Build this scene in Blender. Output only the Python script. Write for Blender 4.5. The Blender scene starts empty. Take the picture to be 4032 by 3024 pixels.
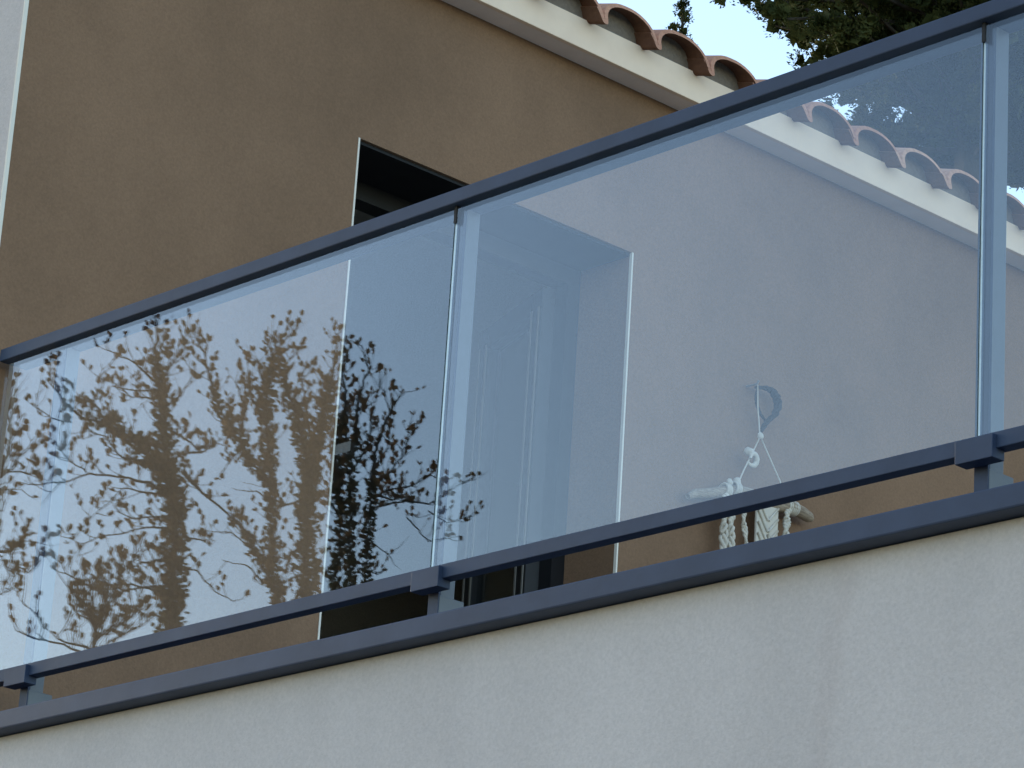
import bpy, bmesh, math, random
from mathutils import Vector, Matrix

# ------------------------------------------------------------------ camera
sc = bpy.context.scene
cam_data = bpy.data.cameras.new('camera')
cam = bpy.data.objects.new('camera', cam_data)
sc.collection.objects.link(cam)
cam_data.sensor_width = 36.0
cam_data.lens = 118.236
cam_data.clip_start = 0.1
cam_data.clip_end = 3000.0
_r = Vector((0.68962615, 0.72164774, 0.06033495))
_u = Vector((0.1989935, -0.26895272, 0.94237255))
_f = Vector((-0.69628827, 0.63787849, 0.32908004))
_m = Matrix((_r, _u, -_f)).transposed().to_4x4()
_m.translation = Vector((0.0, -5.0, 1.6))
cam.matrix_world = _m
sc.camera = cam

# ------------------------------------------------------------------ sky, sun, exposure
SUN_EL, SUN_AZ = math.radians(13), math.radians(-89)
world = bpy.data.worlds.new('World')
sc.world = world
world.use_nodes = True
wn = world.node_tree
bg = wn.nodes['Background']
sky = wn.nodes.new('ShaderNodeTexSky')
sky.sky_type = 'NISHITA'
sky.sun_disc = False
sky.sun_elevation = SUN_EL
sky.sun_rotation = SUN_AZ
sky.air_density = 1.0
sky.dust_density = 0.6
sky.ozone_density = 1.2
wn.links.new(sky.outputs[0], bg.inputs[0])
bg.inputs[1].default_value = 0.12
sun_data = bpy.data.lights.new('sun', 'SUN')
sun_data.energy = 0.5
sun_data.angle = math.radians(12)
sun_data.color = (1.0, 0.93, 0.84)
sun = bpy.data.objects.new('sun', sun_data)
sc.collection.objects.link(sun)
_sd = Vector((math.sin(SUN_AZ) * math.cos(SUN_EL), math.cos(SUN_AZ) * math.cos(SUN_EL), math.sin(SUN_EL)))
sun.rotation_euler = _sd.to_track_quat('Z', 'Y').to_euler()
sun.location = (-30, 20, 30)
vs = sc.view_settings
vs.view_transform = 'Standard'
vs.look = 'None'
vs.exposure = 1.74
vs.gamma = 1.0
vs.use_curve_mapping = False
sc.cycles.max_bounces = 10
sc.cycles.transparent_max_bounces = 16
sc.cycles.use_denoising = True

random.seed(7)
PI = math.pi

# ------------------------------------------------------------------ helpers
class MB:
    """collects shapes; build() links them as one mesh object"""
    def __init__(self):
        self.v, self.f = [], []

    def quad(self, a, b, c, d):
        n = len(self.v)
        self.v += [a, b, c, d]
        self.f.append((n, n + 1, n + 2, n + 3))

    def box(self, x0, x1, y0, y1, z0, z1):
        n = len(self.v)
        self.v += [(x0, y0, z0), (x1, y0, z0), (x1, y1, z0), (x0, y1, z0), (x0, y0, z1), (x1, y0, z1), (x1, y1, z1), (x0, y1, z1)]
        for q in ((0, 3, 2, 1), (4, 5, 6, 7), (0, 1, 5, 4), (1, 2, 6, 5), (2, 3, 7, 6), (3, 0, 4, 7)):
            self.f.append(tuple(n + i for i in q))

    def tube(self, pts, rad, n=6, cap=True):
        pts = [Vector(p) for p in pts]
        if not hasattr(rad, '__len__'):
            rad = [rad] * len(pts)
        base = len(self.v)
        ref = Vector((0.31, 0.17, 0.93)).normalized()
        for i, p in enumerate(pts):
            t = (pts[min(i + 1, len(pts) - 1)] - pts[max(i - 1, 0)])
            t = t.normalized() if t.length > 1e-9 else Vector((0, 0, 1))
            a = t.cross(ref)
            if a.length < 1e-3:
                a = t.cross(Vector((1, 0, 0)))
            a.normalize()
            b = t.cross(a)
            for k in range(n):
                an = 2 * PI * k / n
                self.v.append(tuple(p + (a * math.cos(an) + b * math.sin(an)) * rad[i]))
        for i in range(len(pts) - 1):
            for k in range(n):
                k2 = (k + 1) % n
                self.f.append((base + i * n + k, base + i * n + k2, base + (i + 1) * n + k2, base + (i + 1) * n + k))
        if cap:
            self.f.append(tuple(base + k for k in range(n)))
            e = base + (len(pts) - 1) * n
            self.f.append(tuple(e + n - 1 - k for k in range(n)))

    def build(self, name, mat, parent=None, smooth=False, bevel=0.0):
        me = bpy.data.meshes.new(name)
        me.from_pydata([tuple(p) for p in self.v], [], self.f)
        me.update()
        if bevel or smooth is None:
            bm = bmesh.new(); bm.from_mesh(me)
            bmesh.ops.recalc_face_normals(bm, faces=bm.faces)
            bm.to_mesh(me); bm.free()
        if smooth:
            for p in me.polygons:
                p.use_smooth = True
        me.materials.append(mat)
        o = bpy.data.objects.new(name, me)
        sc.collection.objects.link(o)
        if parent is not None:
            o.parent = parent
            o.matrix_parent_inverse = parent_inv(parent)
        if bevel:
            md = o.modifiers.new('bevel', 'BEVEL')
            md.width = bevel; md.segments = 2; md.limit_method = 'ANGLE'
        return o


def world_mat(o):
    m = Matrix.LocRotScale(o.location, o.rotation_euler, o.scale)
    return world_mat(o.parent) @ o.matrix_parent_inverse @ m if o.parent else m


def parent_inv(p):
    return world_mat(p).inverted()


def empty(name, loc, label, cat, group=None):
    o = bpy.data.objects.new(name, None)
    o.empty_display_size = 0.2
    sc.collection.objects.link(o)
    o.location = loc
    return tag(o, label, cat, group)


def tag(o, label=None, cat=None, group=None, kind=None):
    for k, v in (('label', label), ('category', cat), ('group', group), ('kind', kind)):
        if v:
            o[k] = v
    return o


def box(name, mat, parent, dims, bevel=0.0):
    m = MB(); m.box(*dims)
    return m.build(name, mat, parent, bevel=bevel)


# ------------------------------------------------------------------ materials
def new_mat(name):
    m = bpy.data.materials.new(name); m.use_nodes = True
    nt = m.node_tree
    return m, nt, nt.nodes['Principled BSDF']


def N(nt, typ, **kw):
    n = nt.nodes.new(typ)
    for k, v in kw.items():
        setattr(n, k, v)
    return n


def noise(nt, scale, detail=4, rough=0.6, vec=None, stretch=None):
    tc = N(nt, 'ShaderNodeTexCoord')
    src = tc.outputs['Object']
    if stretch:
        mp = N(nt, 'ShaderNodeMapping')
        mp.inputs['Scale'].default_value = stretch
        nt.links.new(src, mp.inputs[0]); src = mp.outputs[0]
    n = N(nt, 'ShaderNodeTexNoise')
    n.inputs['Scale'].default_value = scale
    n.inputs['Detail'].default_value = detail
    n.inputs['Roughness'].default_value = rough
    nt.links.new(src, n.inputs['Vector'])
    return n.outputs['Fac']


def ramp(nt, fac, stops):
    r = N(nt, 'ShaderNodeValToRGB')
    els = r.color_ramp.elements
    while len(els) < len(stops):
        els.new(0.5)
    for e, (p, c) in zip(els, stops):
        e.position = p; e.color = (*c, 1)
    nt.links.new(fac, r.inputs[0])
    return r.outputs[0]


def mixc(nt, a, b, fac, mode='MULTIPLY'):
    m = N(nt, 'ShaderNodeMix', data_type='RGBA', blend_type=mode)
    if hasattr(fac, 'is_output'):
        nt.links.new(fac, m.inputs[0])
    else:
        m.inputs[0].default_value = fac
    nt.links.new(a, m.inputs[6]); nt.links.new(b, m.inputs[7])
    return m.outputs[2]


def bump(nt, bsdf, height, strength, dist):
    b = N(nt, 'ShaderNodeBump')
    b.inputs['Strength'].default_value = strength
    b.inputs['Distance'].default_value = dist
    nt.links.new(height, b.inputs['Height'])
    nt.links.new(b.outputs[0], bsdf.inputs['Normal'])


def scale_c(c, k):
    return tuple(min(1, x * k) for x in c)


def render_mat(name, col, lo=0.9, hi=1.07, streak=0.08, grain=130, gb=0.4, grainamp=0.2, stain=None):
    m, nt, b = new_mat(name)
    big = ramp(nt, noise(nt, 1.3, 5, 0.62), [(0.3, scale_c(col, lo)), (0.7, scale_c(col, hi))])
    st = ramp(nt, noise(nt, 1.7, 4, 0.6, stretch=(1, 1, 0.5)), [(0.35, (1 - streak,) * 3), (0.62, (1, 1, 1))])
    fine = ramp(nt, noise(nt, grain, 3, 0.65), [(0.3, (1 - grainamp,) * 3), (0.7, (1, 1, 1))])
    c = mixc(nt, mixc(nt, big, st, 1.0), fine, 1.0)
    if stain:      # a faint run-off streak down the face
        tc = N(nt, 'ShaderNodeTexCoord'); sx = N(nt, 'ShaderNodeSeparateXYZ'); nt.links.new(tc.outputs['Object'], sx.inputs[0])
        wob = N(nt, 'ShaderNodeMath', operation='MULTIPLY_ADD'); wob.inputs[1].default_value = 0.25; wob.inputs[2].default_value = -stain[0] + 3.8 - 0.125
        nz = noise(nt, 2.5, 5, 0.65); nt.links.new(nz, wob.inputs[0])
        ad = N(nt, 'ShaderNodeMath', operation='ADD'); nt.links.new(sx.outputs[0], ad.inputs[0]); nt.links.new(wob.outputs[0], ad.inputs[1])
        sub = N(nt, 'ShaderNodeMath', operation='ADD'); nt.links.new(ad.outputs[0], sub.inputs[0]); sub.inputs[1].default_value = -3.8
        ab = N(nt, 'ShaderNodeMath', operation='ABSOLUTE'); nt.links.new(sub.outputs[0], ab.inputs[0])
        mr = N(nt, 'ShaderNodeMapRange', interpolation_type='SMOOTHSTEP'); mr.inputs[1].default_value = 0.0; mr.inputs[2].default_value = stain[1]
        nt.links.new(ab.outputs[0], mr.inputs[0])
        c = mixc(nt, c, ramp(nt, mr.outputs[0], [(0.0, (0.955, 0.942, 0.938)), (1.0, (1, 1, 1))]), 1.0)
    nt.links.new(c, b.inputs['Base Color'])
    b.inputs['Roughness'].default_value = 0.92
    b.inputs['Specular IOR Level'].default_value = 0.2
    bump(nt, b, noise(nt, grain * 0.8, 5, 0.7), gb, 0.006)
    return m


def paint_mat(name, col, rough=0.38, spec=0.5, var=0.08):
    m, nt, b = new_mat(name)
    c = ramp(nt, noise(nt, 7, 5, 0.65), [(0.3, scale_c(col, 1 - var)), (0.7, scale_c(col, 1 + var))])
    nt.links.new(c, b.inputs['Base Color'])
    b.inputs['Roughness'].default_value = rough
    b.inputs['Specular IOR Level'].default_value = spec
    r = N(nt, 'ShaderNodeMapRange')
    r.inputs[3].default_value = rough - 0.06; r.inputs[4].default_value = rough + 0.1
    nt.links.new(noise(nt, 11, 5, 0.7), r.inputs[0])
    nt.links.new(r.outputs[0], b.inputs['Roughness'])
    return m


def glass_mat(name, r0, tint, gtint=(1, 1, 1), power=5.0):
    """clear pane: Fresnel-weighted mirror over straight transmission"""
    m = bpy.data.materials.new(name); m.use_nodes = True
    nt = m.node_tree; nt.nodes.clear()
    out = N(nt, 'ShaderNodeOutputMaterial')
    lw = N(nt, 'ShaderNodeLayerWeight'); lw.inputs[0].default_value = 0.5
    p = N(nt, 'ShaderNodeMath', operation='POWER'); p.inputs[1].default_value = power
    nt.links.new(lw.outputs['Facing'], p.inputs[0])
    ma = N(nt, 'ShaderNodeMath', operation='MULTIPLY_ADD')
    ma.inputs[1].default_value = 1 - r0; ma.inputs[2].default_value = r0
    nt.links.new(p.outputs[0], ma.inputs[0])
    tr = N(nt, 'ShaderNodeBsdfTransparent'); tr.inputs[0].default_value = (*tint, 1)
    gl = N(nt, 'ShaderNodeBsdfGlossy'); gl.inputs['Roughness'].default_value = 0.0
    gl.inputs[0].default_value = (*gtint, 1)
    mx = N(nt, 'ShaderNodeMixShader')
    nt.links.new(ma.outputs[0], mx.inputs[0])
    nt.links.new(tr.outputs[0], mx.inputs[1]); nt.links.new(gl.outputs[0], mx.inputs[2])
    nt.links.new(mx.outputs[0], out.inputs[0])
    return m


M_PARAPET = render_mat('pale_render', (0.70, 0.632, 0.615), 0.95, 1.04, 0.08, grainamp=0.13, stain=(-4.40, 0.05))
M_BROWN = render_mat('ochre_render', (0.305, 0.182, 0.112), 0.82, 1.10, 0.09, gb=0.4)
M_WHITE = paint_mat('cream_paint', (0.97, 0.735, 0.555), 0.6, 0.3, 0.05)
M_SOFFIT = paint_mat('soffit_paint', (0.93, 0.78, 0.70), 0.7, 0.2, 0.06)
M_BEAD = paint_mat('white_bead', (0.85, 0.78, 0.68), 0.5, 0.3, 0.03)
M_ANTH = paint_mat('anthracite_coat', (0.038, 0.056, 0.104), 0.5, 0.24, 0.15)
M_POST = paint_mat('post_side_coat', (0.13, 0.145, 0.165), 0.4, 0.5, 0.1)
M_DOOR = paint_mat('door_coat', (0.016, 0.016, 0.018), 0.45, 0.3, 0.1)
M_SEAL = paint_mat('rubber_seal', (0.012, 0.012, 0.014), 0.6, 0.3, 0.05)
M_TRIM = paint_mat('grey_seal', (0.30, 0.28, 0.25), 0.5, 0.3, 0.05)
M_GLASS = glass_mat('railing_glass', 0.052, (0.98, 0.985, 0.98), (0.89, 0.945, 1.0), 3.0)
M_DGLASS = glass_mat('door_glass', 0.05, (0.8, 0.82, 0.82))
M_EDGE = paint_mat('lit_edge_white', (0.85, 0.90, 0.88), 0.25, 0.8, 0.04)  # white colour paints in the sky light that a pane carries to its edge
M_ARRIS = paint_mat('dark_glass_arris', (0.015, 0.03, 0.028), 0.2, 0.5, 0.05)
M_STAMP = bpy.data.materials.new('etched_stamp'); M_STAMP.use_nodes = True
_nt = M_STAMP.node_tree
_t = _nt.nodes.new('ShaderNodeBsdfTransparent'); _x = _nt.nodes.new('ShaderNodeMixShader'); _x.inputs[0].default_value = 0.08
_nt.nodes['Principled BSDF'].inputs['Base Color'].default_value = (0.7, 0.75, 0.78, 1)
_nt.nodes['Principled BSDF'].inputs['Roughness'].default_value = 0.6
_nt.links.new(_t.outputs[0], _x.inputs[1]); _nt.links.new(_nt.nodes['Principled BSDF'].outputs[0], _x.inputs[2])
_nt.links.new(_x.outputs[0], _nt.nodes['Material Output'].inputs[0])
M_MORTAR = render_mat('grey_mortar', (0.31, 0.25, 0.20), 0.85, 1.1, 0.1, grain=90, gb=0.8)
M_ROOM = render_mat('room_plaster', (0.55, 0.50, 0.44), 0.95, 1.03, 0.02)
M_FLOOR = render_mat('terrace_paving', (0.40, 0.36, 0.30), 0.9, 1.05, 0.02, grain=40)
M_COTTON = paint_mat('cotton_cord', (0.64, 0.58, 0.50), 0.9, 0.1, 0.08)
M_YARN = paint_mat('grey_yarn', (0.045, 0.038, 0.034), 0.9, 0.1, 0.2)
M_HOOK = paint_mat('hook_metal', (0.25, 0.25, 0.26), 0.35, 0.6, 0.05)


def wood_mat():
    m, nt, b = new_mat('driftwood')
    c = ramp(nt, noise(nt, 60, 5, 0.7, stretch=(3, 0.35, 3)), [(0.3, (0.18, 0.125, 0.085)), (0.7, (0.46, 0.36, 0.26))])
    nt.links.new(c, b.inputs['Base Color'])
    b.inputs['Roughness'].default_value = 0.85
    bump(nt, b, noise(nt, 90, 4, 0.7, stretch=(3, 0.3, 3)), 0.5, 0.003)
    return m


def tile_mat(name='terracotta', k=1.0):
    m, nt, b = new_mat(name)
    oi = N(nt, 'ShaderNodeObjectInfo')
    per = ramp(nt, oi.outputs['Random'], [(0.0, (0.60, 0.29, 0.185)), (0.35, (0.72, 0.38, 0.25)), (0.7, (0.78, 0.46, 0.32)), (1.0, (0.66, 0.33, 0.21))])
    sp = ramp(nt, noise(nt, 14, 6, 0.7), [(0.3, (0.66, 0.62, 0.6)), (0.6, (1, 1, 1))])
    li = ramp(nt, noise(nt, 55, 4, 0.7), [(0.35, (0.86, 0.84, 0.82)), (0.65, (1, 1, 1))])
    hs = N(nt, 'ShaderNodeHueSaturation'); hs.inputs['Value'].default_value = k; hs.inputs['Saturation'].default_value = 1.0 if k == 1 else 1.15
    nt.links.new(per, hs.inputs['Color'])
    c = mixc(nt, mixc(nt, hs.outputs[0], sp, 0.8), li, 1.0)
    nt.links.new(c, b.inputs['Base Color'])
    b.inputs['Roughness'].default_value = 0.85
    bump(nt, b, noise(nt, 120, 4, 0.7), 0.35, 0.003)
    return m


def leaf_mat(name, c1, c2, scale=2.0, trans=0.35, spec=0.2):
    m, nt, b = new_mat(name)
    c = ramp(nt, noise(nt, scale, 6, 0.75), [(0.36, c1), (0.64, c2)])
    nt.links.new(c, b.inputs['Base Color'])
    b.inputs['Roughness'].default_value = 0.7
    b.inputs['Specular IOR Level'].default_value = spec
    t = N(nt, 'ShaderNodeBsdfTranslucent')
    nt.links.new(c, t.inputs[0])
    mx = N(nt, 'ShaderNodeMixShader'); mx.inputs[0].default_value = trans
    nt.links.new(b.outputs[0], mx.inputs[1]); nt.links.new(t.outputs[0], mx.inputs[2])
    nt.links.new(mx.outputs[0], nt.nodes['Material Output'].inputs[0])
    return m


def bark_mat():
    m, nt, b = new_mat('bark')
    c = ramp(nt, noise(nt, 9, 6, 0.7, stretch=(1, 1, 0.3)), [(0.3, (0.035, 0.028, 0.022)), (0.7, (0.085, 0.07, 0.055))])
    nt.links.new(c, b.inputs['Base Color'])
    b.inputs['Roughness'].default_value = 0.95
    bump(nt, b, noise(nt, 25, 5, 0.7, stretch=(1, 1, 0.3)), 0.6, 0.01)
    return m


def ground_mat():
    m, nt, b = new_mat('dry_grass_ground')
    a = ramp(nt, noise(nt, 0.35, 6, 0.7), [(0.35, (0.10, 0.11, 0.05)), (0.65, (0.20, 0.17, 0.11))])
    f = ramp(nt, noise(nt, 30, 4, 0.7), [(0.3, (0.7, 0.7, 0.7)), (0.7, (1, 1, 1))])
    nt.links.new(mixc(nt, a, f, 1.0), b.inputs['Base Color'])
    b.inputs['Roughness'].default_value = 0.95
    return m


M_WOOD, M_TILE, M_BARK, M_GROUND = wood_mat(), tile_mat(), bark_mat(), ground_mat()
M_TILE_SHADE = tile_mat('shaded_clay_underside', 0.27)  # terracotta darkened, painting in the shade on the tile undersides
M_OAK = leaf_mat('dry_oak_leaves', (0.14, 0.085, 0.038), (0.28, 0.165, 0.075))
M_IVY = leaf_mat('ivy_leaves', (0.07, 0.065, 0.03), (0.13, 0.11, 0.055))
M_CYP = leaf_mat('cypress_foliage', (0.022, 0.034, 0.013), (0.095, 0.105, 0.038), 2.2, 0.15, 0.05)

# ------------------------------------------------------------------ ground
g = MB(); g.quad((-900, -900, 0), (900, -900, 0), (900, 900, 0), (-900, 900, 0))
tag(g.build('ground', M_GROUND), 'dry grass ground around the house', None, None, 'structure')

# ------------------------------------------------------------------ lower storey: terrace wall with coping
WY = -0.05            # outer face of the render
X0 = -7.612           # face of the ochre side wall
TZ = 3.60             # terrace level
tw = empty('terrace_wall', (-3.8, 0.1, 0), 'pale grey rendered terrace wall with a dark metal coping along its top', 'wall')
m = MB(); m.box(X0 + 0.002, 3.0, WY, 0.20, -0.02, 3.565)
m.build('wall', M_PARAPET, tw)
m = MB(); m.box(X0 + 0.002, 3.0, -0.105, 0.24, 3.5675, 3.6173)
cp = m.build('coping', M_ANTH, tw, bevel=0.004)

# ------------------------------------------------------------------ house
YB = 8.4
house = empty('house', (-9.6, 4.0, 0), 'ochre rendered house wing with a tiled eave, cream fascia and a deep door opening', 'house')
# side wall facing the terrace, with the door opening
D_Y0, D_Y1, D_Z1, REV = 1.250, 2.490, 5.820, 0.25
ZT = 6.55
m = MB()
xa, xb = X0, X0 - REV
def wall_rect(y0, y1, z0, z1):
    m.quad((xa, y0, z0), (xa, y1, z0), (xa, y1, z1), (xa, y0, z1))
    m.quad((xb, y1, z0), (xb, y0, z0), (xb, y0, z1), (xb, y1, z1))
wall_rect(WY + 0.004, D_Y0, 0, ZT)
wall_rect(D_Y1, YB, 0, ZT)
wall_rect(D_Y0, D_Y1, D_Z1, ZT)
wall_rect(D_Y0, D_Y1, 0, TZ)
m.quad((xa, D_Y0, TZ), (xb, D_Y0, TZ), (xb, D_Y0, D_Z1), (xa, D_Y0, D_Z1))
m.quad((xb, D_Y1, TZ), (xa, D_Y1, TZ), (xa, D_Y1, D_Z1), (xb, D_Y1, D_Z1))
m.quad((xa, D_Y0, D_Z1), (xb, D_Y0, D_Z1), (xb, D_Y1, D_Z1), (xa, D_Y1, D_Z1))
m.quad((xa, D_Y1, TZ), (xb, D_Y1, TZ), (xb, D_Y0, TZ), (xa, D_Y0, TZ))
m.build('side_wall', M_BROWN, house)
# front wall facing the street, pale like the terrace wall
m = MB()
_pf = [(-12.55, -0.02), (X0 - 0.003, -0.02), (X0 - 0.003, 6.455), (-12.55, 7.955)]      # gable follows the roof slope
m.v = [(x, WY, z) for x, z in _pf] + [(x, 0.20, z) for x, z in _pf]
m.f = [(0, 1, 2, 3), (7, 6, 5, 4)] + [(i, i + 4, (i + 1) % 4 + 4, (i + 1) % 4) for i in range(4)]
tag(m.build('front_wall', M_PARAPET, house), 'pale grey front face of the house')
m = MB(); m.box(-12.55, -12.35, 0.2, YB, -0.02, 7.88); m.build('rear_wall', M_BROWN, house)
m = MB(); m.box(-12.55, X0 - 0.003, YB, YB + 0.2, -0.02, 6.6); m.build('end_wall', M_BROWN, house)
# white corner beads
BD = 0.004
bx = MB(); bx.box(X0 - 0.004, X0 + 0.0025, WY - 0.0025, WY + 0.010, 3.60, 6.40)
bx.build('corner_bead', M_BEAD, house)
box('corner_bead', M_BEAD, house, (X0 - 0.010, X0 + 0.0025, D_Y0 - BD, D_Y0 + 0.0025, TZ, D_Z1))
box('corner_bead', M_BEAD, house, (X0 - 0.010, X0 + 0.0025, D_Y1 - 0.0025, D_Y1 + BD, TZ, D_Z1))
# room behind the opening
RX = -10.6
m = MB()
rx0, rx1, ry0, ry1, rz0, rz1 = RX, xb - 0.004, 0.25, 5.2, TZ, 6.15
m.quad((rx0, ry0, rz0), (rx0, ry1, rz0), (rx0, ry1, rz1), (rx0, ry0, rz1))
m.quad((rx0, ry0, rz0), (rx0, ry0, rz1), (rx1, ry0, rz1), (rx1, ry0, rz0))
m.quad((rx0, ry1, rz0), (rx1, ry1, rz0), (rx1, ry1, rz1), (rx0, ry1, rz1))
m.quad((rx0, ry0, rz1), (rx0, ry1, rz1), (rx1, ry1, rz1), (rx1, ry0, rz1))
m.quad((rx0, ry0, rz0 + .002), (rx1, ry0, rz0 + .002), (rx1, ry1, rz0 + .002), (rx0, ry1, rz0 + .002))
m.build('room', M_ROOM, house)

# dark sheet added under the lintel to stand in for its shade
box('lintel_shade_sheet', M_SEAL, house, (xb + .001, X0 - .012, D_Y0 + .003, D_Y1 - .003, D_Z1 - .012, D_Z1 - .001))
# french door: frame, fixed left leaf, right leaf swung inwards
fx0, fx1 = xb - 0.07, xb + 0.004
door = MB()
FH = 0.075
door.box(fx0, fx1, D_Y0 + .001, D_Y0 + 0.06, TZ, D_Z1 - .001)
door.box(fx0, fx1, D_Y1 - 0.06, D_Y1 - .001, TZ, D_Z1 - .001)
door.box(fx0, fx1 , D_Y0 + .06, D_Y1 - .06, D_Z1 - FH, D_Z1 - .001)
dr = door.build('door', M_DOOR, house)
dr['label'] = 'anthracite double door set deep in the opening, both leaves swung inwards'
def leaf(y0, y1, x, hinge=None, ang=0.0):
    """leaf in the plane x, from y0 to y1; hinge = (x, y) turned by ang about z"""
    zt, zb = D_Z1 - FH - .004, TZ + .02
    a, bb = MB(), MB()
    s = 0.085
    a.box(x - .055, x, y0, y0 + s, zb, zt); a.box(x - .055, x, y1 - s, y1, zb, zt)
    a.box(x - .055, x, y0 + s, y1 - s, zt - s, zt); a.box(x - .055, x, y0 + s, y1 - s, zb, zb + .12)
    bb.box(x - .034, x - .022, y0 + s, y1 - s, zb + .12, zt - s)
    tr = MB()
    for yy in (y0 + s - .012, y1 - s, y0 + .012, y1 - .024):
        tr.box(x + .001, x + .004, yy, yy + .012, zb + .1, zt - .07)
    if hinge:
        R = Matrix.Translation((hinge[0], hinge[1], 0)) @ Matrix.Rotation(ang, 4, 'Z') @ Matrix.Translation((-hinge[0], -hinge[1], 0))
        for q in (a, bb, tr):
            q.v = [tuple(R @ Vector(p)) for p in q.v]
    a.build('leaf_frame', M_DOOR, dr, bevel=.003)
    bb.build('pane', M_DGLASS, dr)
    tr.build('glazing_bead', M_TRIM, dr)
ymid = (D_Y0 + D_Y1) / 2
leaf(D_Y0 + .062, ymid - .002, fx1 - .012, (fx1 - .06, D_Y0 + .062), math.radians(96))
leaf(ymid + .002, D_Y1 - .062, fx1 - .012, (fx1 - .06, D_Y1 - .062), math.radians(-110))

# eave: soffit, fascia and tiled roof
FX, SZ = -7.508, 6.413
box('soffit', M_SOFFIT, house, (X0 + .001, FX - .022, -0.25, YB + .3, SZ + .002, SZ + .03))
box('fascia', M_WHITE, house, (FX - .020, FX, -0.25, YB + .3, SZ, SZ + .110), bevel=.002)
SL = math.radians(17)
roof_m = MB()
def roof_pt(d, h=0.0):   # d metres up the slope from the tile edge, h above the tile bed
    return (-7.43 - d * math.cos(SL) - h * math.sin(SL), 6.488 + d * math.sin(SL) + h * math.cos(SL))
pa, pb = roof_pt(.085, -.004), roof_pt(5.4, -.004)
pc, pd = roof_pt(5.4, -.06), roof_pt(.12, -.06)
prof = [pa, pb, pc, pd]
y0r, y1r = -0.25, YB + .3
n0 = len(roof_m.v)
for yy in (y0r, y1r):
    roof_m.v += [(p[0], yy, p[1]) for p in prof]
roof_m.f += [(0, 1, 2, 3), (7, 6, 5, 4)] + [(i, i + 4, (i + 1) % 4 + 4, (i + 1) % 4) for i in range(4)]
roof = roof_m.build('roof', M_TILE, house)
# one roman tile: channel, then barrel
P = 0.2588
def tile_profile():
    pts = []
    hc = .017                                  # half width of the channel
    pts += [(-.031, .062), (-.025, .050), (-.020, .036)]
    for k in range(7):
        a = PI + PI * k / 6
        pts.append((hc * math.cos(a), .020 + .020 * math.sin(a)))
    hw = P / 2 - hc
    for k in range(1, 17):
        a = PI - PI * k / 16
        pts.append((P / 2 + hw * math.cos(a), .020 + .094 * math.sin(a) ** .9 + (.010 * max(0, math.cos(a)))))
    pts.append((P - hc + .004, .022))
    return pts
def tile_mesh(length=.44, th=.017):
    pr = tile_profile()
    v, f = [], []
    n = len(pr)
    nor = []
    for i in range(n):
        a, b = pr[max(i - 1, 0)], pr[min(i + 1, n - 1)]
        t = Vector((b[0] - a[0], b[1] - a[1])).normalized()
        nor.append((-t.y, t.x))
    for li, d in enumerate((0.0, 0.003, length)):
        sh = 0.0012 if li == 0 else 0.0
        tp = 0.94 if li == 2 else 1.0
        for s in (0, 1):
            for (y, z), (ny, nz) in zip(pr, nor):
                off = (th - sh) if s else sh
                yy, zz = y * 1.0 + ny * off, (z * tp + nz * off)
                x = -d * math.cos(SL) - zz * math.sin(SL)
                v.append((x, yy, d * math.sin(SL) + zz * math.cos(SL)))
    def ix(l, s, i): return l * 2 * n + s * n + i
    for l in (0, 1):
        for i in range(n - 1):
            f.append((ix(l, 1, i), ix(l, 1, i + 1), ix(l + 1, 1, i + 1), ix(l + 1, 1, i)))
            f.append((ix(l, 0, i + 1), ix(l, 0, i), ix(l + 1, 0, i), ix(l + 1, 0, i + 1)))
        for i in (0, n - 1):
            f.append((ix(l, 0, i), ix(l, 1, i), ix(l + 1, 1, i), ix(l + 1, 0, i)))
    for i in range(n - 1):
        f.append((ix(0, 0, i), ix(0, 0, i + 1), ix(0, 1, i + 1), ix(0, 1, i)))
        f.append((ix(2, 0, i + 1), ix(2, 0, i), ix(2, 1, i), ix(2, 1, i + 1)))
    me = bpy.data.meshes.new('roof_tile')
    me.from_pydata(v, [], f)
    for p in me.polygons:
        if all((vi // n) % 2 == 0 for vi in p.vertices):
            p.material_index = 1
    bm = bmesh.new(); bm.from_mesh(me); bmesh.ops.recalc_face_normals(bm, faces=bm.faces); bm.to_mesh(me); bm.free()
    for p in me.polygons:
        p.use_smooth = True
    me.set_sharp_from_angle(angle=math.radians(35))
    me.materials.append(M_TILE); me.materials.append(M_TILE_SHADE)
    return me
TM = tile_mesh()
# mortar closing each barrel at the eave
mm = MB()
pr_ = [(y, z) for y, z in tile_profile() if .002 < y < P - .012]
arc_ = [(.002, .004)] + [(y, z * .985 + .021) for y, z in pr_] + [(P - .006, .004)]
nn_ = len(arc_)
for xx in (FX - .018, FX - .060):
    mm.v += [(xx + 7.43, y, z) for y, z in arc_]
mm.f.append(tuple(range(nn_))); mm.f.append(tuple(range(2 * nn_ - 1, nn_ - 1, -1)))
mm.f += [(i, i + nn_, (i + 1) % nn_ + nn_, (i + 1) % nn_) for i in range(nn_)]
mort = bpy.data.meshes.new('mortar_infill'); mort.from_pydata(mm.v, [], mm.f); mort.materials.append(M_MORTAR)
rinv = parent_inv(roof)
rt = random.Random(3)
for k in range(-9, 25):
    o = bpy.data.objects.new('mortar_infill', mort)
    sc.collection.objects.link(o)
    o.parent = roof; o.matrix_parent_inverse = rinv
    o.location = (-7.43, 2.131 + k * P, 6.486)
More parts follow.
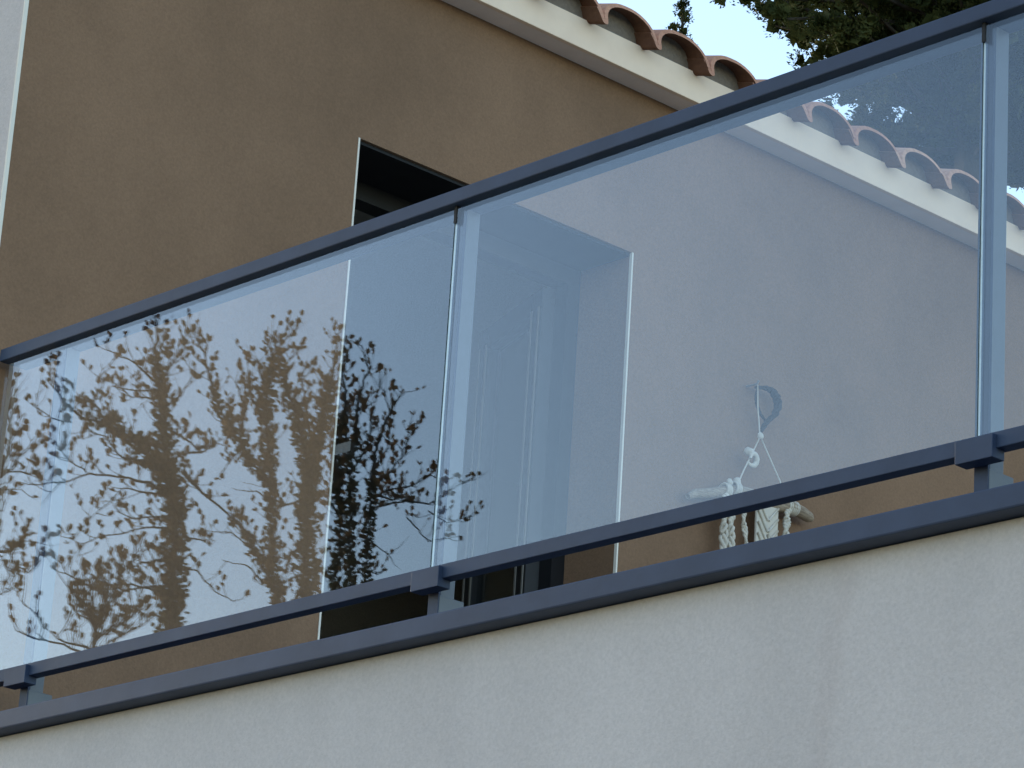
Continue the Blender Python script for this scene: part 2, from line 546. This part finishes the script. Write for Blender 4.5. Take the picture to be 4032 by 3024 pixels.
for row in range(4):
    for k in range(-9, 25):
        y = 2.131 + k * P
        if not (-.25 < y < YB + .2):
            continue
        d = row * .35
        o = bpy.data.objects.new('roof_tile', TM)
        sc.collection.objects.link(o)
        o.parent = roof; o.matrix_parent_inverse = rinv
        o.location = (-7.43 - d * math.cos(SL) + rt.uniform(-.006, .006), y + rt.uniform(-.003, .003), 6.486 + d * math.sin(SL) + row * .012 + rt.uniform(-.002, .003))
        o.rotation_euler = (rt.uniform(-.012, .012), rt.uniform(-.008, .008), rt.uniform(-.012, .012))
m = MB(); m.quad((X0 - .01, .2, TZ), (3, .2, TZ), (3, YB, TZ), (X0 - .01, YB, TZ))
tag(m.build('terrace_floor', M_FLOOR), 'pale paved terrace floor behind the glass railing', None, None, 'structure')

# ------------------------------------------------------------------ glass railing
rl = empty('glass_railing', (-4.0, 0.03, 3.624), 'glass balcony railing with anthracite handrail, posts and bottom rail on the terrace wall', 'railing')
XE = -7.580
ZH = 4.689
XR = 0.85
box('handrail', M_ANTH, rl, (XE, XR, -0.017, 0.078, ZH, 4.7255), bevel=.003)
posts = [-7.315, -5.687, -4.058, -2.429, -0.800]
box('bottom_rail', M_ANTH, rl, (XE + .02, XR, -0.015, 0.020, 3.735, 3.770), bevel=.002)
GT = 0.010
edges = [(-7.567, -5.7005), (-5.6955, -4.0715), (-4.0665, -2.4425), (-2.4375, -0.8135), (-0.8085, .82)]
for i, (a, b) in enumerate(edges):
    gm = MB()
    z0, z1 = 3.745, ZH + .004
    gm.quad((a, 0, z0), (b, 0, z0), (b, 0, z1), (a, 0, z1))
    gm.quad((b, GT, z0), (a, GT, z0), (a, GT, z1), (b, GT, z1))
    p = gm.build('glass_pane', M_GLASS, rl)
    em = MB(); em.quad((a, GT, z0), (a, 0, z0), (a, 0, z1), (a, GT, z1))
    em.build('polished_edge', M_GLASS, p)
    box('polished_edge', M_EDGE, p, (b - .0012, b, .0036, GT - .0004, z0, z1))
    box('arris', M_ARRIS, p, (b - .0012, b, .0004, .0035, z0, z1))
stamp = MB()
stamp.box(-6.092, -6.026, -0.0012, -0.0004, 4.126, 4.152)
stamp.build('glass_stamp', M_STAMP, rl)
for i, px in enumerate(posts):
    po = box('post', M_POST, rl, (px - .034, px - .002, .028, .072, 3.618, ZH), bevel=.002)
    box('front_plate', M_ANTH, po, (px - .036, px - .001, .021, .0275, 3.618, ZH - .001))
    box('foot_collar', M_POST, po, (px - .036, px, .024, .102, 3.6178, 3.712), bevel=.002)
    box('bracket', M_ANTH, rl, (px - .048, px + .048, -.027, .012, 3.714, 3.764), bevel=.0015)
    if i:
        box('gasket', M_SEAL, rl, (px - .0155, px - .0065, -.002, .012, ZH - .045, ZH - .001))

# ------------------------------------------------------------------ macrame hanging on the ochre wall
mc = empty('macrame_hanging', (X0 + .04, 3.09, 5.49), 'white macrame hanging on a driftwood stick, hung from a wall hook', 'macrame')
mx_ = X0 + .04
def P3(y, z, dx=0.0): return (mx_ + dx, y, z)
hk = MB(); hk.tube([P3(3.082, 5.505, -.04), P3(3.082, 5.503, .01), P3(3.082, 5.515, .018)], .004, 6)
hk.build('hook', M_HOOK, mc)
# twisted grey yarn ring looped over the hook
rr = random.Random(11)
ringr = [(3.090, 5.496), (3.134, 5.507), (3.171, 5.506), (3.195, 5.488), (3.205, 5.458), (3.188, 5.42), (3.15, 5.386), (3.132, 5.358), (3.117, 5.335)]
ringl = [(3.095, 5.492), (3.089, 5.462), (3.096, 5.432), (3.115, 5.404), (3.145, 5.385)]
def yarn(line, amp, r0, r1, turns):
    for ph in (0, 2.1, 4.2):
        pts, rad = [], []
        K = 48
        for k in range(K + 1):
            t = k / K * (len(line) - 1); i = min(int(t), len(line) - 2); fr = t - i
            y = line[i][0] * (1 - fr) + line[i + 1][0] * fr; z = line[i][1] * (1 - fr) + line[i + 1][1] * fr
            e = math.sin(PI * min(1, .15 + .75 * k / K)); an = k / K * turns * 2 * PI + ph
            pts.append(P3(y + amp * e * math.cos(an), z + amp * e * math.cos(an) * .5, amp * e * math.sin(an)))
            rad.append(r0 + (r1 - r0) * e)
        q = MB(); q.tube(pts, rad, 6); q.build('yarn', M_YARN, mc, smooth=True)
yarn(ringr, .009, .003, .0075, 4)
yarn(ringl, .003, .003, .0035, 3)
def cord(pts, r=.0028, name='cord'):
    q = MB(); q.tube([P3(*p) for p in pts], r, 6); return q.build(name, M_COTTON, mc, smooth=True)
cord([(3.083, 5.50, .012), (3.088, 5.42, .012), (3.104, 5.322, .012)])
cord([(3.106, 5.318, .012), (3.073, 5.253, .012), (3.032, 5.178, .012), (3.003, 5.118, .012)])
cord([(3.106, 5.318, .012), (3.13, 5.287, .012), (3.213, 5.185, .012), (3.262, 5.10, .012)])
def knot(y, z, r, sy=1, sz=1, dx=.012):
    me = bpy.data.meshes.new('knot'); bm = bmesh.new()
    bmesh.ops.create_icosphere(bm, subdivisions=2, radius=r)
    for v in bm.verts:
        n = 1 + .18 * math.sin(v.co.y * 900 + v.co.z * 700)
        v.co = Vector((v.co.x * n + mx_ + dx, v.co.y * sy * n + y, v.co.z * sz * n + z))
    bm.to_mesh(me); bm.free(); me.materials.append(M_COTTON)
    for p in me.polygons: p.use_smooth = True
    o = bpy.data.objects.new('knot', me); sc.collection.objects.link(o); o.parent = mc; o.matrix_parent_inverse = parent_inv(mc)
knot(3.106, 5.318, .011, 1, 1.2)
# curled ribbon bow on the left cord
q = MB()
pts = [P3(3.070 + .020 * math.cos(a), 5.222 + .022 * math.sin(a) - .001 * a, .014 + .003 * a) for a in [i * .36 - 2.6 for i in range(17)]]
q.tube(pts, [.005 + .006 * math.sin(i / 16 * PI) for i in range(17)], 7)
q.build('ribbon', M_COTTON, mc, smooth=True)
knot(3.052, 5.247, .017, 1.1, .9)
# crooked driftwood stick
rod = [(2.768, 5.012), (2.80, 5.030), (2.873, 5.050), (2.947, 5.078), (3.009, 5.098), (3.088, 5.094), (3.167, 5.086), (3.231, 5.096), (3.27, 5.104), (3.337, 5.098), (3.38, 5.094), (3.396, 5.092)]
q = MB(); q.tube([P3(y, z, .010 + .006 * math.sin(y * 31)) for y, z in rod], [.010, .017, .0185, .019, .021, .022, .023, .0235, .023, .022, .019, .009], 10)
q.build('driftwood_stick', M_WOOD, mc, smooth=True)
def wrap(y, z, r=.0225):
    q = MB()
    for t in (-.009, 0, .009):
        q.tube([P3(y + t, z + r * math.cos(a), .010 + r * math.sin(a)) for a in [i * PI / 8 for i in range(17)]], .005, 5, cap=False)
    q.build('cord_wrap', M_COTTON, mc, smooth=True)
for y, z in ((2.945, 5.078), (2.992, 5.096), (3.262, 5.102), (3.288, 5.102)): wrap(y, z)
knot(3.0, 5.124, .014); knot(2.962, 5.112, .012)
def braid(pts, w=.012, r=.0075, seg=26):
    q = MB()
    for ph in (0, 2 * PI / 3, 4 * PI / 3):
        out = []
        for k in range(seg * 3 + 1):
            t = k / (seg * 3) * (len(pts) - 1); i = min(int(t), len(pts) - 2); fr = t - i
            a = [pts[i][j] * (1 - fr) + pts[i + 1][j] * fr for j in (0, 1)]
            out.append(P3(a[0] + w * .75 * math.sin(k * .42 + ph), a[1], .022 + w * .55 * math.sin(k * .84 + ph)))
        q.tube(out, r, 5)
    q.build('braided_strand', M_COTTON, mc, smooth=True)
braid([(2.930, 5.06), (2.932, 4.95), (2.936, 4.70), (2.936, 4.25)])
braid([(2.960, 5.06), (2.966, 4.95), (2.976, 4.70), (2.978, 4.25)])
braid([(3.020, 5.08), (3.030, 4.98), (3.060, 4.86), (3.075, 4.40)], .008, .005)
braid([(3.248, 5.09), (3.243, 5.0), (3.240, 4.70), (3.240, 4.30)], .011, .007)
# woven panel with raised chevron cords
q = MB(); q.box(mx_ + .012, mx_ + .024, 3.092, 3.202, 4.30, 5.085); q.build('woven_panel', M_COTTON, mc, bevel=.004)
q = MB()
for k in range(5):
    zc = 5.065 - k * .040
    q.tube([P3(3.096, zc + .02, .026), P3(3.146, zc - .045, .028)], .0048, 5)
    q.tube([P3(3.198, zc + .01, .026), P3(3.148, zc - .045, .028)], .0048, 5)
q.tube([P3(3.147, 4.97, .030), P3(3.147, 4.3, .030)], .005, 5)
q.build('chevron_cord', M_COTTON, mc, smooth=True)

# ------------------------------------------------------------------ trees behind the viewer, seen mirrored in the panes
TREES = {'A':{'loc':(-24.06,-12.92),'right':(0.597,-0.802),'br':[(1.0,[(0.047,9.345,0.107),(0.031,9.945,0.098),(0.012,10.362,0.088),(-0.048,10.78,0.098),(-0.122,11.028,0.094),(-0.208,11.406,0.053),(-0.263,11.767,0.047),(-0.32,12.044,0.022),(-0.352,12.391,0.005)]),(0.9,[(-0.048,10.78,0.082),(-0.252,11.015,0.072),(-0.475,11.228,0.065),(-0.731,11.353,0.045),(-0.936,11.375,0.016),(-1.112,11.507,0.008),(-1.25,11.666,0.006),(-1.3,11.855,0.004)]),(0.5,[(-1.031,11.312,0.008),(-1.214,11.325,0.006),(-1.365,11.417,0.005),(-1.389,11.544,0.003)]),(0.5,[(-0.731,11.353,0.014),(-0.851,11.534,0.008),(-0.785,11.692,0.006),(-0.819,11.927,0.003)]),(0.25,[(-0.102,10.711,0.031),(-0.272,10.8,0.016),(-0.518,10.84,0.011),(-0.821,10.842,0.01),(-1.033,10.746,0.008),(-1.309,10.698,0.006),(-1.429,10.697,0.003)]),(0.8,[(-0.841,10.84,0.007),(-1.01,10.918,0.006),(-1.123,11.035,0.005),(-1.036,11.172,0.003)]),(0.05,[(-1.033,10.746,0.006),(-1.161,10.628,0.005),(-1.247,10.493,0.002)]),(0.4,[(-0.276,11.69,0.012),(-0.479,11.68,0.008),(-0.702,11.679,0.005)]),(0.5,[(-0.295,11.786,0.014),(-0.508,11.981,0.008),(-0.638,12.055,0.006),(-0.788,12.126,0.005),(-0.817,12.211,0.003)]),(0.9,[(-0.244,11.791,0.018),(-0.178,11.95,0.01),(-0.074,12.157,0.006),(-0.043,12.27,0.003)]),(0.4,[(-0.2,11.536,0.012),(-0.048,11.659,0.007),(0.011,11.795,0.005),(-0.005,11.968,0.003)]),(0.6,[(-0.099,11.33,0.012),(0.136,11.204,0.008),(0.254,11.259,0.006),(0.367,11.356,0.003)]),(0.5,[(-0.057,11.099,0.014),(0.203,11.146,0.008),(0.314,11.265,0.004)]),(0.25,[(0.039,10.937,0.025),(0.221,10.721,0.013),(0.395,10.59,0.011),(0.528,10.455,0.009),(0.727,10.263,0.007),(0.845,10.064,0.005)]),(0.45,[(-0.06,10.694,0.014),(-0.386,10.725,0.008),(-0.508,10.734,0.007),(-0.615,10.597,0.006),(-0.744,10.479,0.005),(-0.848,10.321,0.004),(-0.954,10.185,0.002)]),(0.2,[(-0.011,10.392,0.014),(-0.308,10.332,0.008),(-0.498,10.229,0.007),(-0.655,10.193,0.006),(-0.785,10.097,0.005),(-0.865,9.901,0.003)]),(0.6,[(-0.042,10.505,0.012),(-0.401,10.47,0.007),(-0.549,10.54,0.003)]),(0.8,[(0.057,10.304,0.012),(0.281,10.283,0.007),(0.392,10.283,0.003)]),(0.3,[(0.084,10.013,0.012),(0.248,9.986,0.008),(0.384,9.811,0.006),(0.598,9.665,0.004)]),(0.7,[(0.0,9.838,0.014),(-0.416,9.798,0.008),(-0.663,9.879,0.006),(-0.758,9.828,0.004)]),(0.4,[(0.008,9.755,0.014),(-0.337,9.806,0.008),(-0.731,9.758,0.004)]),(0.8,[(0.017,10.09,0.016),(-0.26,10.042,0.01),(-0.43,9.943,0.005)]),(0.9,[(-0.17,11.431,0.014),(-0.307,11.59,0.01),(-0.509,11.569,0.006),(-0.638,11.642,0.004)]),(0.9,[(-0.252,11.015,0.02),(-0.533,10.987,0.01),(-0.712,11.162,0.007),(-0.876,11.188,0.004)])]},'B':{'loc':(-25.76,-15.62),'right':(0.625,-0.781),'br':[(0.9,[(0.021,10.4,0.067),(-0.107,10.871,0.04),(-0.168,11.328,0.029),(-0.218,11.791,0.027),(-0.273,12.186,0.056),(-0.332,12.608,0.063),(-0.339,12.966,0.04),(-0.281,13.212,0.018),(-0.225,13.362,0.009),(-0.079,13.52,0.003)]),(1,[(-0.218,11.791,0.029),(-0.426,12.008,0.04),(-0.556,12.209,0.056),(-0.728,12.383,0.045),(-0.863,12.632,0.02),(-0.988,13.027,0.009),(-1.122,13.255,0.004)]),(0.8,[(-0.325,12.8,0.02),(-0.42,12.983,0.011),(-0.456,13.148,0.004)]),(0.6,[(-0.297,13.138,0.013),(-0.336,13.327,0.007),(-0.323,13.449,0.003)]),(0.3,[(-0.218,13.001,0.013),(-0.119,13.178,0.007),(-0.016,13.308,0.003)]),(1,[(0.262,10.42,0.097),(0.205,11.128,0.079),(0.168,11.591,0.081),(0.117,11.938,0.074),(-0.001,12.282,0.049),(-0.132,12.507,0.029),(-0.172,12.718,0.009)]),(1,[(0.168,11.591,0.063),(0.21,12.182,0.052),(0.271,12.543,0.038),(0.329,12.955,0.016),(0.341,13.39,0.004)]),(0.8,[(0.21,12.182,0.022),(0.092,12.527,0.016),(0.024,12.807,0.009),(0.031,13.0,0.004)]),(1,[(-0.121,10.777,0.029),(-0.303,11.085,0.034),(-0.459,11.35,0.022),(-0.583,11.502,0.006)]),(0.05,[(-0.213,11.651,0.011),(-0.336,11.734,0.007),(-0.607,11.769,0.003)]),(0.1,[(-0.187,10.772,0.011),(-0.379,10.94,0.007),(-0.649,10.986,0.003)]),(0.1,[(-0.303,11.085,0.009),(-0.561,11.248,0.006),(-0.915,11.229,0.002)]),(0.5,[(-0.529,12.164,0.011),(-0.632,12.06,0.007),(-0.707,11.889,0.003)]),(0.7,[(0.281,12.425,0.011),(0.21,12.752,0.008),(0.238,12.971,0.003)]),(0.9,[(-0.556,12.209,0.022),(-0.544,12.589,0.016),(-0.654,12.818,0.006)]),(0.9,[(-0.322,12.49,0.022),(-0.485,12.69,0.016),(-0.55,12.923,0.006)]),(0.7,[(0.136,11.705,0.018),(-0.078,11.593,0.009),(-0.138,11.775,0.006)]),(0.8,[(0.196,11.244,0.018),(0.01,11.065,0.009),(-0.104,11.102,0.004)]),(0.8,[(0.223,10.899,0.018),(0.075,10.817,0.009),(-0.088,10.642,0.004)])]},'C':{'loc':(-27.61,-18.11),'right':(0.642,-0.767),'br':[(0.6,[(-0.234,11.243,0.037),(-0.212,11.897,0.037),(-0.191,12.406,0.034),(-0.291,12.909,0.037),(-0.282,13.426,0.029),(-0.261,13.792,0.02),(-0.313,14.154,0.011),(-0.298,14.445,0.005)]),(0.6,[(-0.018,11.26,0.037),(-0.096,12.286,0.032),(-0.145,12.921,0.032),(-0.125,13.31,0.025),(-0.106,13.7,0.017),(-0.031,14.02,0.01),(-0.124,14.275,0.004)]),(0.5,[(0.138,11.272,0.034),(0.11,12.303,0.029),(0.108,12.813,0.025),(0.129,13.201,0.02),(0.27,13.627,0.011),(0.406,13.795,0.005)]),(0.7,[(0.108,12.813,0.017),(0.313,13.036,0.012),(0.439,13.33,0.009),(0.511,13.699,0.004)]),(0.6,[(0.118,12.686,0.015),(0.352,12.833,0.011),(0.59,12.93,0.009),(0.703,13.067,0.006),(0.951,13.036,0.004)]),(0.7,[(0.103,12.557,0.016),(0.488,12.639,0.012),(0.761,12.585,0.01),(1.019,12.759,0.006),(1.137,12.82,0.004)]),(0.2,[(0.523,12.489,0.009),(0.789,12.179,0.006),(1.127,12.232,0.004)]),(0.7,[(0.761,12.585,0.007),(0.968,12.422,0.006),(1.232,12.495,0.004)]),(0.1,[(0.155,12.179,0.009),(0.334,12.067,0.006),(0.49,11.928,0.002)]),(0.5,[(-0.106,13.7,0.01),(0.083,13.82,0.006),(0.115,14.058,0.002)]),(0.9,[(-0.291,12.909,0.017),(-0.359,13.161,0.012),(-0.449,13.672,0.006)]),(0.9,[(-0.203,12.405,0.015),(-0.368,12.647,0.01),(-0.315,12.907,0.006)]),(0.9,[(-0.145,12.921,0.015),(0.027,13.244,0.011),(0.053,13.558,0.005)]),(0.9,[(-0.115,13.181,0.015),(-0.294,13.581,0.01),(-0.17,13.904,0.005)]),(0.8,[(0.099,12.941,0.012),(0.268,13.316,0.009),(0.253,13.522,0.004)]),(0.8,[(0.114,12.737,0.012),(0.337,12.704,0.01),(0.503,12.768,0.005)]),(0.1,[(0.266,13.679,0.006),(0.174,13.932,0.005),(0.101,14.084,0.002)]),(0.6,[(0.033,11.866,0.012),(0.256,11.808,0.007),(0.325,11.864,0.004)])]},'D':{'loc':(-22.67,-9.67),'right':(0.543,-0.84),'br':[(0.8,[(0.012,8.387,0.083),(-0.046,9.196,0.064),(-0.092,9.756,0.046),(-0.082,10.138,0.028),(-0.054,10.526,0.009)]),(0.7,[(-0.079,9.568,0.028),(0.107,9.742,0.017),(0.316,9.805,0.011),(0.41,9.93,0.007),(0.469,10.052,0.006),(0.547,10.177,0.003)]),(0.8,[(0.316,9.805,0.009),(0.386,10.157,0.006),(0.315,10.302,0.005),(0.326,10.458,0.003)]),(0.7,[(0.347,9.847,0.007),(0.541,9.889,0.006),(0.626,9.937,0.005),(0.687,9.792,0.003)]),(0.8,[(-0.026,9.105,0.022),(0.201,9.225,0.013),(0.417,9.212,0.009),(0.497,9.297,0.006),(0.603,9.479,0.004)]),(0.7,[(-0.056,9.289,0.017),(0.18,9.41,0.009),(0.353,9.468,0.006),(0.378,9.566,0.003)]),(0.7,[(0.417,9.212,0.007),(0.501,9.091,0.006),(0.633,9.031,0.005),(0.71,9.152,0.003)]),(0.6,[(-0.012,8.827,0.017),(0.238,8.893,0.009),(0.443,8.804,0.006),(0.531,8.982,0.003)]),(0.6,[(0.144,9.727,0.007),(0.33,9.674,0.006),(0.49,9.692,0.003)]),(0.8,[(0.201,9.225,0.009),(0.389,9.134,0.007),(0.492,9.015,0.006),(0.453,8.88,0.003)])]},'E':{'loc':(-19.54,-8.94),'right':(0.581,-0.814),'br':[(0.6,[(-0.003,7.613,0.02),(-0.039,7.972,0.011),(-0.087,8.133,0.007),(-0.253,8.199,0.005),(-0.362,8.321,0.002)]),(0.9,[(-0.016,7.743,0.016),(0.111,8.069,0.01),(0.158,8.241,0.006),(0.286,8.404,0.002)]),(0.3,[(-0.006,7.646,0.01),(-0.267,7.718,0.007),(-0.202,7.856,0.005),(-0.182,7.974,0.002)]),(0.3,[(-0.034,7.61,0.01),(-0.382,7.691,0.007),(-0.406,7.836,0.005),(-0.491,7.894,0.004),(-0.561,7.953,0.002)]),(0.9,[(-0.007,7.81,0.011),(0.052,8.014,0.007),(0.036,8.178,0.003)]),(0.9,[(-0.007,7.81,0.011),(-0.149,7.961,0.007),(-0.24,8.068,0.003)]),(0.9,[(0.003,7.712,0.011),(0.253,7.918,0.007),(0.301,8.088,0.003)]),(0.9,[(0.008,7.663,0.011),(0.293,7.839,0.007),(0.441,7.953,0.003)]),(0.9,[(-0.003,7.777,0.01),(-0.06,7.87,0.007),(-0.126,8.046,0.003)]),(0.4,[(-0.382,7.691,0.007),(-0.583,7.72,0.005),(-0.625,7.815,0.002)]),(0.8,[(0.0,7.745,0.01),(0.16,7.892,0.007),(0.193,8.044,0.003)])]}}
def rnd_dir(rg):
    while True:
        v = Vector((rg.uniform(-1, 1), rg.uniform(-1, 1), rg.uniform(-1, 1)))
        if .05 < v.length < 1: return v.normalized()
def add_leaf(mb, p, ax, L, W, rg):
    ax = ax.normalized()
    s = ax.cross(rnd_dir(rg))
    if s.length < .05: s = ax.cross(Vector((0, 0, 1)))
    s.normalize(); nn = ax.cross(s)
    a = p; t = p + ax * L; b = p + ax * L * .45 + s * W * .5 + nn * W * .12; c = p + ax * L * .5 - s * W * .5 + nn * W * .12
    d = p + ax * L * .8 + s * W * .32; e = p + ax * L * .82 - s * W * .34
    n = len(mb.v); mb.v += [tuple(q) for q in (a, b, d, t, e, c)]
    mb.f.append((n, n + 1, n + 2, n + 3, n + 4, n + 5))
def broad_tree(key, name, label, seed, group, leafk=1.5, lsize=.068):
    T = TREES[key]; rg = random.Random(seed)
    ex = Vector((T['right'][0], T['right'][1], 0)); ey = Vector((-ex.y, ex.x, 0)); base = Vector((T['loc'][0], T['loc'][1], 0))
    root = empty(name, tuple(base), label, 'tree', group)
    wood, ivy, lv = MB(), MB(), MB()
    W3 = lambda u, d, w: base + ex * u + ey * d + Vector((0, 0, w))
    for bi, (dens, pl) in enumerate(T['br']):
        # smooth the traced limb and let it wander in depth
        ds = rg.uniform(-.10, .10) if bi else 0.0
        dep = rg.uniform(-.9, .9) if bi else 0.0
        pts, rad, dist = [], [], 0
        for i in range(len(pl) - 1):
            (u0, w0, r0), (u1, w1, r1) = pl[i], pl[i + 1]
            sl = math.hypot(u1 - u0, w1 - w0); K = max(2, int(sl / .06))
            for k in range(K + (1 if i == len(pl) - 2 else 0)):
                t = k / K; dist_t = dist + sl * t
                pts.append(W3(u0 + (u1 - u0) * t + rg.gauss(0, .008), dep * dist_t * .5 + ds * min(1, dist_t), w0 + (w1 - w0) * t + rg.gauss(0, .006)))
                rad.append(r0 + (r1 - r0) * t)
            dist += sl
        if bi == 0 or pl[0][1] < T['br'][0][1][0][1] + .15 and pl[0][2] > .03:      # a stem: carry it down to the ground
            f = pts[0]; r = rad[0]
            pts = [Vector((f.x - (f.x - base.x) * .6 * k / 6 , f.y - (f.y - base.y) * .6 * k / 6, f.z * (1 - k / 6))) for k in range(6, 0, -1)] + pts
            rad = [r * (1 + .09 * k) for k in range(6, 0, -1)] + rad
        rad = [r * .84 if r > .03 else r for r in rad]
        wr = [max(.0025, r * .38 if r > .025 else r) for r in rad]
        wood.tube(pts, wr, 6)
        # leaves clothing the limb, side twigs with leaves at the ends
        for i in range(len(pts) - 1):
            seg = pts[i + 1] - pts[i]; R = rad[i]
            if seg.length > .5 : continue
            if R > .025:      # ivy sleeve
                for k in range(int(seg.length * R * 4200 * leafk)):
                    d = rnd_dir(rg); p = pts[i] + seg * rg.random() + d * R * rg.choice((rg.uniform(.2, .8), rg.uniform(.5, 1.45)))
                    add_leaf(ivy, p, (d + Vector((0, 0, rg.uniform(-.2, .9)))), lsize * rg.uniform(.7, 1.2), lsize * rg.uniform(.55, .9), rg)
            ntw = seg.length * (44 if R < .028 else 56) * dens
            ntw = int(ntw) + (1 if rg.random() < ntw - int(ntw) else 0)
            for k in range(ntw):
                p0 = pts[i] + seg * rg.random()
                dr_ = (rnd_dir(rg) * .85 + seg.normalized() * .45 + Vector((0, 0, .55))).normalized()
                ln = rg.uniform(.05, .22) * (1.5 if rg.random() < .3 else 1) + R * .8
                p1 = p0 + dr_ * ln * .5; d2 = (dr_ + Vector((0, 0, .35)) + rnd_dir(rg) * .35).normalized(); p2 = p1 + d2 * ln * .5
                wood.tube([p0, p1, p2], [.0042, .0032, .0018], 4, cap=False)
                nl = rg.choice((1, 2, 2, 3, 3, 4)) if dens > .15 else rg.choice((0, 0, 0, 1))
                for _ in range(nl):
                    q = p2 - d2 * ln * .45 * rg.random() ** 2
                    add_leaf(lv, q, d2 * .7 + Vector((0, 0, .75)) + rnd_dir(rg) * .75, lsize * rg.uniform(.75, 1.3), lsize * rg.uniform(.5, .85), rg)
            if rg.random() < seg.length * 1.3:      # bare whip
                p0 = pts[i]; d = (rnd_dir(rg) + seg.normalized() * .5 + Vector((0, 0, .3))).normalized(); q = [p0]
                for k in range(5):
                    d = (d + rnd_dir(rg) * .35 + Vector((0, 0, .12))).normalized(); q.append(q[-1] + d * rg.uniform(.04, .09))
                wood.tube(q, [.004, .0036, .003, .0025, .002, .0015], 4, cap=False)
    wood.build('trunk', M_BARK, root)
    tag(lv.build('crown', M_OAK, root), None, None, None, 'stuff')
    if ivy.f: tag(ivy.build('ivy', M_IVY, root), None, None, None, 'stuff')
GT_ = 'trees mirrored in the left pane'
broad_tree('A', 'oak_tree', 'tallest mirrored tree, single thick ivy covered trunk in the middle of the left pane', 21, GT_)
broad_tree('B', 'oak_tree', 'mirrored tree with two ivy covered stems beside the left edge of the door opening', 22, GT_)
broad_tree('C', 'oak_tree', 'dark mirrored tree with three thin stems in front of the door opening', 23, GT_)
broad_tree('D', 'oak_tree', 'mirrored tree of which only leafy branch ends enter at the left picture edge', 24, GT_)
broad_tree('E', 'oak_tree', 'low bushy mirrored tree with dense leaves at the bottom left of the pane', 25, GT_, 1.5, .058)

# ------------------------------------------------------------------ conifers behind the roof
def clump(mb, c, r, n, rg, size, axis, core=0):
    for _ in range(core):      # dense shaded heart of the tuft
        p = c + rnd_dir(rg) * r * .55 * rg.random(); a = rnd_dir(rg); b = a.cross(rnd_dir(rg)); w = r * rg.uniform(.35, .6)
        k = len(mb.v); mb.v += [tuple(p - a * w), tuple(p + b * w), tuple(p + a * w), tuple(p - b * w)]; mb.f.append((k, k + 1, k + 2, k + 3))
    for _ in range(n):
        d = rnd_dir(rg); rr_ = r * rg.random() ** .45
        p = c + Vector((d.x, d.y, d.z * .75)) * rr_
        ax = (d * .8 + axis * .8 + rnd_dir(rg) * .4).normalized()
        s = ax.cross(rnd_dir(rg))
        if s.length < .05: continue
        s.normalize(); L = size * rg.uniform(.7, 1.5); w = L * rg.uniform(.28, .5)
        k = len(mb.v)
        mb.v += [tuple(p - s * w * .5), tuple(p + ax * L * .5 + s * w * .55), tuple(p + ax * L), tuple(p + ax * L * .45 - s * w * .6)]
        mb.f.append((k, k + 1, k + 2, k + 3))
def conifer(name, label, base, top_z, crown):
    """crown(rg) yields (centre, radius, leaves, axis)"""
    root = empty(name, base, label, 'tree')
    return root
rg = random.Random(5)
CC = Vector((-19.72, 19.08, 17.75)); CR = 2.75
t1 = empty('cypress_tree', (CC.x, CC.y, 0), 'big dark green cypress tree behind the tiled roof at the top right', 'tree')
wd, lf = MB(), MB()
wd.tube([(CC.x, CC.y, 0), (CC.x + .1, CC.y, 6), (CC.x, CC.y + .1, 12), CC, CC + Vector((.1, 0, 3.2))], [.42, .36, .28, .17, .03], 9)
for b in range(520):
    z0 = rg.uniform(-2.9, 2.6); a = rg.uniform(0, 2 * PI)
    o = CC + Vector((0, 0, z0))
    mxr = math.sqrt(max(.05, 1 - (z0 / 3.5) ** 2)) * CR * rg.uniform(.72, 1.06)
    d = Vector((math.cos(a), math.sin(a), rg.uniform(-.05, .45))).normalized()
    if z0 < -.7 and rg.random() < .34: continue
    pts = [o]
    K = 7
    for k in range(K):
        d = (d + rnd_dir(rg) * .16 + Vector((0, 0, .03))).normalized(); pts.append(pts[-1] + d * mxr / K)
    wd.tube(pts, [.04 * (1 - k / (K + 1)) + .006 for k in range(K + 1)], 5, cap=False)
    for k in range(2, K + 1):
        for j in range(3 if k < K else 5):
            side = rnd_dir(rg); side.z = abs(side.z) * .4
            c = pts[k] + side * rg.uniform(.05, .34)
            clump(lf, c, rg.uniform(.09, .18), rg.randint(56, 76), rg, .034, (d + Vector((0, 0, .5))).normalized(), 7)
wd.build('trunk', M_BARK, t1)
tag(lf.build('crown', M_CYP, t1), None, None, None, 'stuff')
tip = Vector((-25.345, 20.56, 19.03))
t2 = empty('conifer_tree', (tip.x, tip.y, 0), 'small slim conifer tip showing above the roof tiles against the sky', 'tree')
wd, lf = MB(), MB()
wd.tube([(tip.x, tip.y, 0), (tip.x, tip.y, 8), (tip.x + .05, tip.y, 15), tip], [.26, .2, .1, .006], 7)
z = .02
while z < 6:
    hw = .06 + .16 * z
    for k in range(3 if z < 1.5 else 5):
        a = rg.uniform(0, 2 * PI); rr_ = hw * rg.uniform(.15, 1.0) * (1.5 if rg.random() < .12 else 1)
        c = tip + Vector((math.cos(a) * rr_, math.sin(a) * rr_, -z + rg.uniform(-.04, .08)))
        wd.tube([tip + Vector((0, 0, -z - .05)), c], [.012, .004], 4, cap=False)
        clump(lf, c, rg.uniform(.04, .085) * (1 + .25 * z), 46, rg, .032, Vector((math.cos(a) * .4, math.sin(a) * .4, .8)), 6)
    z += .085 + .03 * z
wd.build('trunk', M_BARK, t2)
tag(lf.build('crown', M_CYP, t2), None, None, None, 'stuff')
